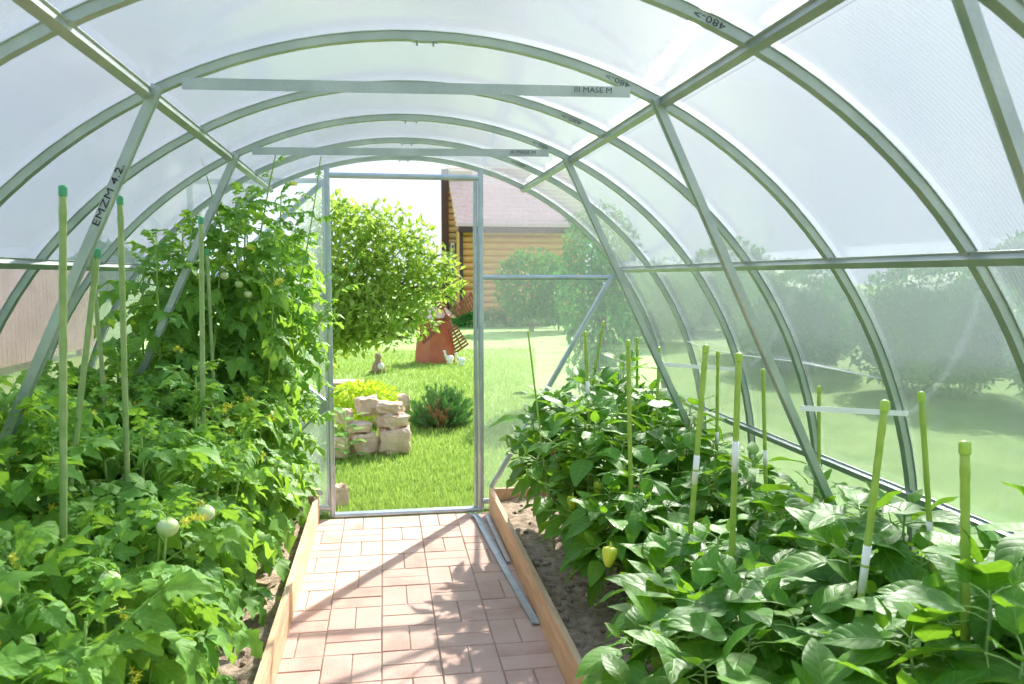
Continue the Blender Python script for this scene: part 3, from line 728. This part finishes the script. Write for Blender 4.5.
TT = [(-.98, 3.45, 1.72, .22, 'tall tomato plant tied up in front of the slanting far brace', ()),
      (-.72, 3.62, 1.80, .20, 'tall tomato plant with three small green fruits', ((-.755+.0, 3.40, 1.325, .018), (-.70, 3.40, 1.29, .017), (-.665, 3.40, 1.25, .017))),
      (-1.12, 3.92, 1.55, .20, 'tall dark leaved tomato plant against the left wall', ()),
      (-.66, 4.02, 1.90, .16, 'tall tomato plant reaching towards the door post', ())]
AV2 = [(-.72, 3.33, 1.29, .09), (-.66, 3.36, 1.25, .07)]
for i, (x, y, zt, r, lab, frs) in enumerate(TT):
    ex = ()
    if i == 3: ex = (((-.62, 4.0, .9), (-.50, 3.95, 1.25), (-.40, 3.9, 1.93-.05)), ((-.62, 4.0, .8), (-.42, 3.9, 1.1), (-.24, 3.85, 1.40)), ((-.62, 4.0, .8), (-.5, 3.9, 1.05), (-.36, 3.8, 1.18)))
    if i == 1: ex = (((-.72, 3.6, 1.0), (-.65, 3.6, 1.5), (-.55, 3.5, 1.85)), ((-.72, 3.6, 1.0), (-.78, 3.6, 1.5), (-.85, 3.5, 1.8)))
    tomato_plant(x, y, zt, r, lab, 260+i, 5, leafl=.20, xr=-.40 if i == 3 else -.46, fruits=frs, nfl=3, avoid=AV2, extra=ex, dens=.058, lowcut=.25)
#@@OUTSIDE
# ---------------------------------------------------------------- outside
rg = np.random.default_rng(5)
def gz(x, y): return -.03+(.035*noise.noise(Vector((x*.5, y*.5, 0)))+.01 if y > 4.9 else 0)
n = 70000
yy = 4.5+10*rg.random(n)**1.7; xx = -.12+(rg.random(n)*.26-.09)*yy*1.12; 
hh = rg.uniform(.022, .055, n)*(1+.6*(rg.random(n) < .08)); az = rg.random(n)*2*PI; ww = rg.uniform(.002, .0042, n)*(1+yy*.08)
zz = np.array([gz(x, y) for x, y in zip(xx, yy)])-.006
lx = np.cos(az)*hh*.5*rg.random(n); ly = np.sin(az)*hh*.5*rg.random(n); px_ = -np.sin(az)*ww; py_ = np.cos(az)*ww
B = np.stack([xx-px_, yy-py_, zz, xx+px_, yy+py_, zz, xx+lx*.4+px_*.6, yy+ly*.4+py_*.6, zz+hh*.6, xx+lx, yy+ly, zz+hh], 1).reshape(-1, 3)
idx = np.arange(n)*4; T = np.concatenate([np.stack([idx, idx+1, idx+2], 1), np.stack([idx, idx+2, idx+3], 1)])
a = Acc(); a.add(B, T, None, 0, False); tag(a.build('grass', M['blade']), 'sunlit grass growing on the lawn beyond the doorway', 'grass', kind='stuff')

def leaf_cloud(acc, c, rad, n, size, rng, mi=0, shell=.5, droop=0.0):
    d = rng.normal(size=(n, 3)); d /= np.linalg.norm(d, axis=1)[:, None]
    k = shell+(1-shell)*rng.random(n)**.5
    P = np.array(c)+d*k[:, None]*np.array(rad)
    ax = d*.7+rng.normal(size=(n, 3))*.6; ax[:, 2] -= droop; ax /= np.linalg.norm(ax, axis=1)[:, None]
    up = rng.normal(size=(n, 3))*.5+np.array([0, 0, 1]); sd = np.cross(ax, up); sd /= np.linalg.norm(sd, axis=1)[:, None]; nn = np.cross(sd, ax)
    s_ = size*rng.uniform(.7, 1.3, n)[:, None]
    V = np.stack([P, P+ax*s_*.45+sd*s_*.26+nn*s_*.06, P+ax*s_-nn*s_*.12, P+ax*s_*.45-sd*s_*.26+nn*s_*.06], 1).reshape(-1, 3)
    i = np.arange(n)*4; acc.add(V, np.concatenate([np.stack([i, i+1, i+2], 1), np.stack([i, i+2, i+3], 1)]), None, mi, False)
def tree(name, x, y, h0, blobs, n, size, mat, label, cat, seed, tr=.04, group=None, droop=0, shell=.45, core=False):
    t = thing(name, (x, y, 0), label, cat, group); rng = np.random.default_rng(seed); r = random.Random(seed)
    lf = Acc(); tk = Acc()
    tot = sum(b[3]*b[4]*b[5] for b in blobs)**1.0
    tube(tk, [(x, y, -.06), (x+.02, y, h0*.5), (x, y, h0)], [tr*1.2, tr, tr*.8], 8)
    for b in blobs:
        c = np.array([x+b[0], y+b[1], b[2]])
        leaf_cloud(lf, c, b[3:6], int(n*b[3]*b[4]*b[5]/tot), size, rng, 0, shell, droop)
        if core: blob(lf, c, [q*.86 for q in b[3:6]], seed+b[0], .12, 0, 14, 10, 2.5)
        tube(tk, bez((x, y, h0), (x+b[0]*.4, y+b[1]*.4, max(h0, c[2]*.8)), tuple(c+np.array([0, 0, b[5]*.4])), 6), np.linspace(tr*.6, tr*.15, 6), 5)
        for q in range(5):
            dd = nrm([r.uniform(-1, 1), r.uniform(-1, 1), r.uniform(-.4, 1)])*.75*np.array(b[3:6]); tube(tk, [c, c+dd*.5+np.array([0, 0, .02]), c+dd], [tr*.25, tr*.18, tr*.08], 4)
    tk.build('trunk', M['bark'], t); lf.build('foliage', M[mat], t)
tree('fruit_tree', -.80, 9.0, .6, [(b_[0]+.25, *b_[1:]) for b_ in [(0, 0, 1.55, .55, .5, .6), (-.35, .1, 1.2, .45, .45, .5), (.45, -.1, 1.45, .5, .4, .48), (.75, -.2, 1.2, .45, .35, .30), (.45, -.4, .95, .45, .35, .28), (.15, -.3, .95, .45, .35, .30), (.95, -.25, 1.5, .28, .25, .18), (-.15, 0, 2.0, .35, .3, .25), (.45, .1, 1.9, .35, .25, .28), (.75, -.35, .85, .26, .2, .18), (1.05, -.3, 1.2, .28, .2, .15), (-.25, -.1, .6, .32, .3, .34), (.1, -.2, .72, .4, .3, .2), (.8, 0, 1.75, .22, .2, .2), (1.05, -.25, 1.42, .22, .2, .1), (-.1, -.3, .85, .35, .3, .25), (.3, -.45, .72, .3, .25, .14), (.55, -.5, .68, .22, .2, .10)]+[(-.2, -.2, .72, .28, .25, .22), (.1, -.35, .62, .25, .2, .13)]],
     7800, .090, 'tree', 'lime green leafy tree filling the upper doorway', 'tree', 1, .035, shell=.15)
tree('weeping_tree', 2.25, 8.6, 1.1, [(0, 0, 1.65, .42, .4, .5), (-.2, 0, 1.2, .3, .3, .6), (.25, .1, 1.1, .35, .3, .7), (.05, -.1, .7, .4, .35, .5), (0, 0, .35, .4, .35, .35)], 4200, .08, 'hedge', 'dark drooping tree blurred behind the right end wall', 'tree', 2, .05, droop=1.2)
tree('round_bush', 3.5, 19.5, .6, [(0, 0, 1.1, .9, .8, .9), (.7, 0, .8, .6, .6, .7)], 2600, .16, 'hedge', 'dark bush in front of the pink roofed house', 'bush', 3, .06)
for i, (x, y, s_) in enumerate([(6.2, 2.6, 1.0), (6.0, 4.4, 1.05), (6.3, 6.2, .95), (6.0, 8.2, 1.1), (5.6, 10.5, 1.0), (6.4, 12.8, 1.15), (5.2, 15.5, 1.2), (7.4, 18.6, 1.2), (6.6, .7, 1.1), (8.6, 22.5, 1.1)]):
    tree('hedge_bush', x, y, .4, [(0, 0, .66*s_, .8*s_, 1.0*s_, .68*s_), (.5, .5, .75*s_, .75, .75, .68*s_)], 5000, .075, 'hedge', 'dim green bush in the hedge blurred behind the right side wall', 'bush', 20+i, .05, core=True, shell=.8, group='hedge bushes right of the greenhouse')
for i, (x, y, h) in enumerate([(17, 38, 3.3), (30, 34, 3.4), (36, 22, 3.4), (-16, 50, 3.4)]):
    tree('far_tree', x, y, 1.2, [(0, 0, h*.55, h*.4, h*.4, h*.42), (h*.4, 0, h*.45, h*.33, h*.3, h*.33), (-h*.4, 0, h*.42, h*.3, h*.3, h*.32)], 2200, .38, 'hedge', 'distant tree on the horizon blurred by the plastic walls', 'tree', 40+i, .15, group='distant trees around the garden')

# mugo pine
t = thing('dwarf_pine', (.38, 7.1, 0), 'round dwarf pine with brown centre beside the stone pile', 'shrub')
a = Acc(); b = Acc(); r = random.Random(8)
for k in range(230):
    az_ = r.uniform(0, 2*PI); cz = r.uniform(.02, 1); sz = math.sqrt(1-cz*cz); f0 = r.uniform(.72, 1.05)
    brown = math.cos(az_)*sz < .25 and math.cos(az_)*sz > -.55 and math.sin(az_) < .1 and cz < .8 and k % 2 == 0
    if brown: f0 *= .85
    d = np.array([math.cos(az_)*sz*.31, math.sin(az_)*sz*.29, .03+cz*.33])*f0
    p1 = np.array([.38, 7.1, .0])+d; dd = nrm(np.array([d[0], d[1], .10+d[2]])); p0 = p1-dd*.13
    tube(b, [(.38, 7.1, -.02), tuple(p0), tuple(p1)], [.006, .005, .002], 4)
    for m in range(44):
        f = r.random(); p = p0*(1-f)+p1*f; g = r.uniform(0, 2*PI); s1 = nrm(np.cross(dd, [.3, .5, .2])); s2 = np.cross(dd, s1)
        nd = nrm(dd*1.1+(s1*math.cos(g)+s2*math.sin(g))*.9)*r.uniform(.025, .045); wv = nrm(np.cross(nd, [.2, -.9, .3]))*.0022
        a.add([p-wv, p+wv, p+nd+wv*.3, p+nd-wv*.3], [[0, 1, 2, 3]], None, 1 if brown else 0, False)
b.build('branches', M['bark'], t); a.build('needles', [M['needle'], M['dead']], t)

# stones
def stone(x, y, z, rx, ry, rz, seed, label, rot=0, group=None):
    a = Acc(); blob(a, (0, 0, 0), (rx*.86, ry*.86, rz*.98), seed, .13, 0, 18, 12, 2.6, False, .38)
    V = np.concatenate(a.V); a.V = [V @ rotz(rot).T + np.array([x, y, z])]; tag(a.build('stone', M['stone']), label, 'stone', group)
for i, s_ in enumerate([(-.05, 6.05, .09, .14, .12, .10, 'large pale stone at the bottom right of the pile'), (-.28, 6.0, .075, .11, .10, .085, 'rough stone at the bottom middle of the pile'), (-.46, 5.95, .06, .08, .09, .08, 'low rounded stone at the left foot of the pile'),
                         (-.06, 6.10, .235, .13, .11, .055, 'flat tan slab on the right of the pile, lower one'), (-.08, 6.12, .325, .11, .10, .045, 'flat tan slab on the right of the pile, upper one'), (-.32, 6.04, .20, .11, .09, .035, 'thin flat slab in the middle of the pile'),
                         (-.42, 6.02, .285, .06, .06, .055, 'small reddish stone at the left of the pile'), (-.25, 6.22, .33, .13, .10, .07, 'broad stone at the top of the pile'), (-.18, 7.15, .14, .13, .10, .13, 'squared pink stone standing behind the pile'),
                         (.02, 7.3, .16, .10, .08, .09, 'pale stone touching the left side of the dwarf pine'), (-.40, 4.68, .04, .06, .06, .075, 'rounded boulder just outside the left door post'),
                         (-.62, 9.9, .02, .22, .30, .04, 'flat stepping stone in the lawn at the left'), (-.50, 8.6, .02, .20, .22, .04, 'flat stepping stone nearer the stone pile')]):
    stone(*s_[:6], 60+i, s_[6], i*.7)
# yellow green leafy perennial on the stones
t = thing('lime_perennial', (-.30, 6.9, 0), 'yellow green leafy perennial growing behind the stone pile', 'plant')
a = Acc(); leaf_cloud(a, (-.30, 6.6, .32), (.28, .26, .14), 1300, .05, np.random.default_rng(9), 0, .3, -.3); leaf_cloud(a, (-.42, 6.9, .20), (.18, .2, .16), 400, .05, np.random.default_rng(10), 0, .3, -.3)
b = Acc()
for k in range(14): g = k*.45; tube(b, [(-.30, 6.85, -.02), (-.30+.08*math.cos(g), 6.85+.08*math.sin(g), .15), (-.30+.17*math.cos(g), 6.85+.17*math.sin(g), .30)], .003, 4)
b.build('stems', M['stem'], t); a.build('foliage', M['limeleaf'], t)
t = thing('broadleaf_weed', (-.40, 5.75, 0), 'grey green leafy weed between the door post and the stones', 'plant')
a = Acc(); b = Acc(); r = random.Random(77)
for k in range(16):
    g = k*2.399; h = .05+.022*k; e = np.array([-.40+.06*math.cos(g), 5.75+.06*math.sin(g), h]); tube(b, [(-.40, 5.75, h*.8), tuple(e)], .0025, 4, 0, False)
    place(a, r.choice(PEP), e, .12, g, .3, 0)
tube(b, [(-.40, 5.75, -.03), (-.40, 5.75, .40)], [.006, .003], 5); b.build('stem', M['stem'], t); a.build('foliage', M['tomato'], t)

# toy windmill
mx_, my_ = .68, 12.7; t = thing('garden_windmill', (mx_, my_, 0), 'red brown decorative garden windmill on the lawn', 'windmill')
ya_ = R(28)
def mp(x, y, z): return (mx_+x*math.cos(ya_)-y*math.sin(ya_), my_+x*math.sin(ya_)+y*math.cos(ya_), z)
a = Acc(); b0, b1, hz_ = .235, .185, .68
a.add([mp(sx_*b0, sy_*b0, -.03) for sx_, sy_ in ((-1, -1), (1, -1), (1, 1), (-1, 1))]+[mp(sx_*b1, sy_*b1, hz_) for sx_, sy_ in ((-1, -1), (1, -1), (1, 1), (-1, 1))], BOXF, None, 0, False)
a.build('body', M['millred'], t)
a = Acc(); e = .25
V = [mp(-e, -e, hz_), mp(e, -e, hz_), mp(e, e, hz_), mp(-e, e, hz_), mp(-.06, -e*.9, hz_+.17), mp(.06, -e*.9, hz_+.17), mp(.06, e*.9, hz_+.17), mp(-.06, e*.9, hz_+.17)]
a.add(V, BOXF, None, 0, False)
for q in range(3): box_ = None
a.build('roof', M['pinkroof'], t)
hub = np.array(mp(.05, -.30, .69)); a = Acc(); tube(a, [mp(.05, -.1, .69), tuple(hub)], .02, 8); lathe(a, hub, [(.0005, -.02), (.05, -.02), (.05, .015), (.02, .03), (.0005, .03)], 10, 0, nrm(np.array(mp(0, -1, 0))-np.array(mp(0, 0, 0)))); a.build('hub', M['millblade'], t)
ux = nrm(np.array(mp(1, 0, 0))-np.array(mp(0, 0, 0)))
for g in (R(28), R(118), R(208), R(298)):
    a = Acc(); d = ux*math.cos(g)+np.array([0, 0, 1])*math.sin(g); s_ = ux*-math.sin(g)+np.array([0, 0, 1])*math.cos(g); nn = np.cross(d, s_)
    tube(a, [hub, hub+d*.56], .011, 5)
    for side in (-.10, .10): tube(a, [hub+d*.16+s_*side*.7, hub+d*.56+s_*side*1.3], .008, 4)
    for q in range(8):
        c = hub+d*(.18+q*.054); wq = .10*(.7+.6*q/7)+.015; sweep(a, [c-s_*wq, c+s_*wq], [(-.018, -.004), (-.018, .004), (.018, .004), (.018, -.004)], d)
    a.build('blade', M['millblade'], t)
# small ornaments
def goose(x, y, s_, label):
    t = thing('garden_figurine', (x, y, 0), label, 'figurine')
    a = Acc(); blob(a, (x, y, .08*s_), (.08*s_, .05*s_, .06*s_), 3, .03, 0, 12, 8); tube(a, [(x-.06*s_, y, .1*s_), (x-.085*s_, y, .16*s_), (x-.09*s_, y, .20*s_)], [.03*s_, .02*s_, .018*s_], 8); blob(a, (x-.098*s_, y, .215*s_), (.028*s_, .02*s_, .022*s_), 4, .02)
    blob(a, (x, y, .01), (.06*s_, .045*s_, .03*s_), 5, .02); a.build('body', M['white'], t)
goose(.88, 12.25, .85, 'small white figurine left of a pair at the windmill foot'); goose(1.03, 11.95, .80, 'small white figurine right of a pair at the windmill foot')
t = thing('cat_figure', (-.20, 11.1, 0), 'small tabby cat sitting upright on the lawn', 'cat'); x, y = -.20, 11.1
a = Acc(); lathe(a, (x, y, gz(x, y)), [(.001, 0), (.085, .0), (.095, .04), (.088, .09), (.065, .14), (.045, .175), (.035, .19), (.042, .205), (.048, .23), (.04, .258), (.02, .272), (.001, .275)], 14)
for sx_ in (-.026, .026): lathe(a, (x+sx_, y, gz(x, y)+.255), [(.016, 0), (.010, .015), (.001, .035)], 6)
blob(a, (x, y-.045, gz(x, y)+.225), (.018, .018, .014), 2, .02)
for sx_ in (-.03, .03): tube(a, [(x+sx_, y-.05, gz(x, y)+.14), (x+sx_*.9, y-.085, gz(x, y)+.06), (x+sx_*.9, y-.10, gz(x, y)+.005)], [.024, .018, .016], 8)
tube(a, [(x-.05, y+.06, gz(x, y)+.02), (x-.11, y+.02, gz(x, y)+.02), (x-.12, y-.05, gz(x, y)+.02)], [.02, .018, .012], 8)
a.build('body', M['fur'], t)
a = Acc(); blob(a, (x+.03, y-.055, gz(x, y)+.09), (.05, .045, .06), 6, .05); a.build('chest_fur', M['lightfur'], t)

# house
t = thing('log_house', (1.8, 26, 0), 'orange log house with pale pink tiled roof beyond the garden', 'house')
def logwall(x0, x1, y, z0, z1, mat, name='wall', step=.2, depth=3.0):
    a = Acc(); z = z0
    while z < z1:
        lathe_ = [(x0, y, z+step/2), (x1, y, z+step/2)]
        sweep(a, lathe_, [(step*.5*math.cos(g)*1.0, step*.5*math.sin(g)) for g in np.linspace(0, 2*PI, 9)[:-1]], np.array([0, 0, 1.])); z += step
    box(a, x0, x1, y, y+depth, z0, z1); return a.build(name, M[mat], t)
logwall(1.95, 2.75, 26.0, -.05, 4.7, 'olivelog', depth=.9)
a = Acc(); box(a, 1.76, 1.98, 25.85, 26.1, -.05, 4.75); a.build('corner_board', M['dark'], t)
logwall(2.22, 6.0, 24.0, -.05, 2.75, 'orangelog', depth=2.2)
a = Acc(); box(a, 2.14, 2.24, 23.85, 23.98, -.05, 2.8); a.build('downpipe', M['dark'], t)
a = Acc(); V = [(2.06, 23.6, 2.72), (6.3, 23.6, 2.72), (6.3, 26.9, 4.9), (1.98, 26.9, 4.9), (2.06, 23.6, 2.84), (6.3, 23.6, 2.84), (6.3, 26.9, 5.0), (1.98, 26.9, 5.0)]
a.add(V, BOXF, None, 0, False)
for q in range(14):
    f = q/14; yq, zq = 23.6+3.3*f, 2.84+2.16*f; sweep(a, [(2.0, yq, zq+.01), (6.3, yq, zq+.01)], [(-.05, -.03), (-.05, .03), (.05, .03), (.05, -.03)], np.array([0, 0, 1.]))
a.build('roof', M['pinkroof'], t)
a = Acc(); box(a, 2.08, 6.3, 23.55, 23.62, 2.62, 2.80); a.build('gutter', M['dark'], t)
for (x0, x1, z0, z1) in ((2.04, 2.16, 1.0, 2.4), (2.26, 2.36, 1.0, 2.7)):
    a = Acc(); box(a, x0, x1, 25.84, 25.9, z0, z1); w_ = a.build('window', M['white'], t)
    a = Acc(); box(a, x0+.03, x1-.03, 25.82, 25.84, z0+.05, z1-.05); p = a.build('pane', M['glass'], t)
t = thing('low_hedge', (2.4, 21.5, 0), 'low dark hedge running in front of the log house', 'hedge')
a = Acc(); 
for q in range(6): leaf_cloud(a, (1.9+q*.45, 21.5, .22), (.35, .3, .22), 350, .10, np.random.default_rng(q+70), 0, .2)
a.build('foliage', M['hedge'], t)
# board fence to the left, seen through the side wall
t = thing('wooden_fence', (-5.2, 8, 0), 'mauve brown board fence blurred behind the left side wall', 'fence')
a = Acc()
for q in range(90): box(a, -5.22, -5.20, 2.6+q*.14, 2.6+q*.14+.132, .10, 1.42+.01*(q % 3))
a.build('boards', M['fence'], t)
a = Acc()
for q in range(7): box(a, -5.30, -5.22, 2.6+q*2, 2.68+q*2, -.05, 1.45)
a.build('posts', M['fence'], t)
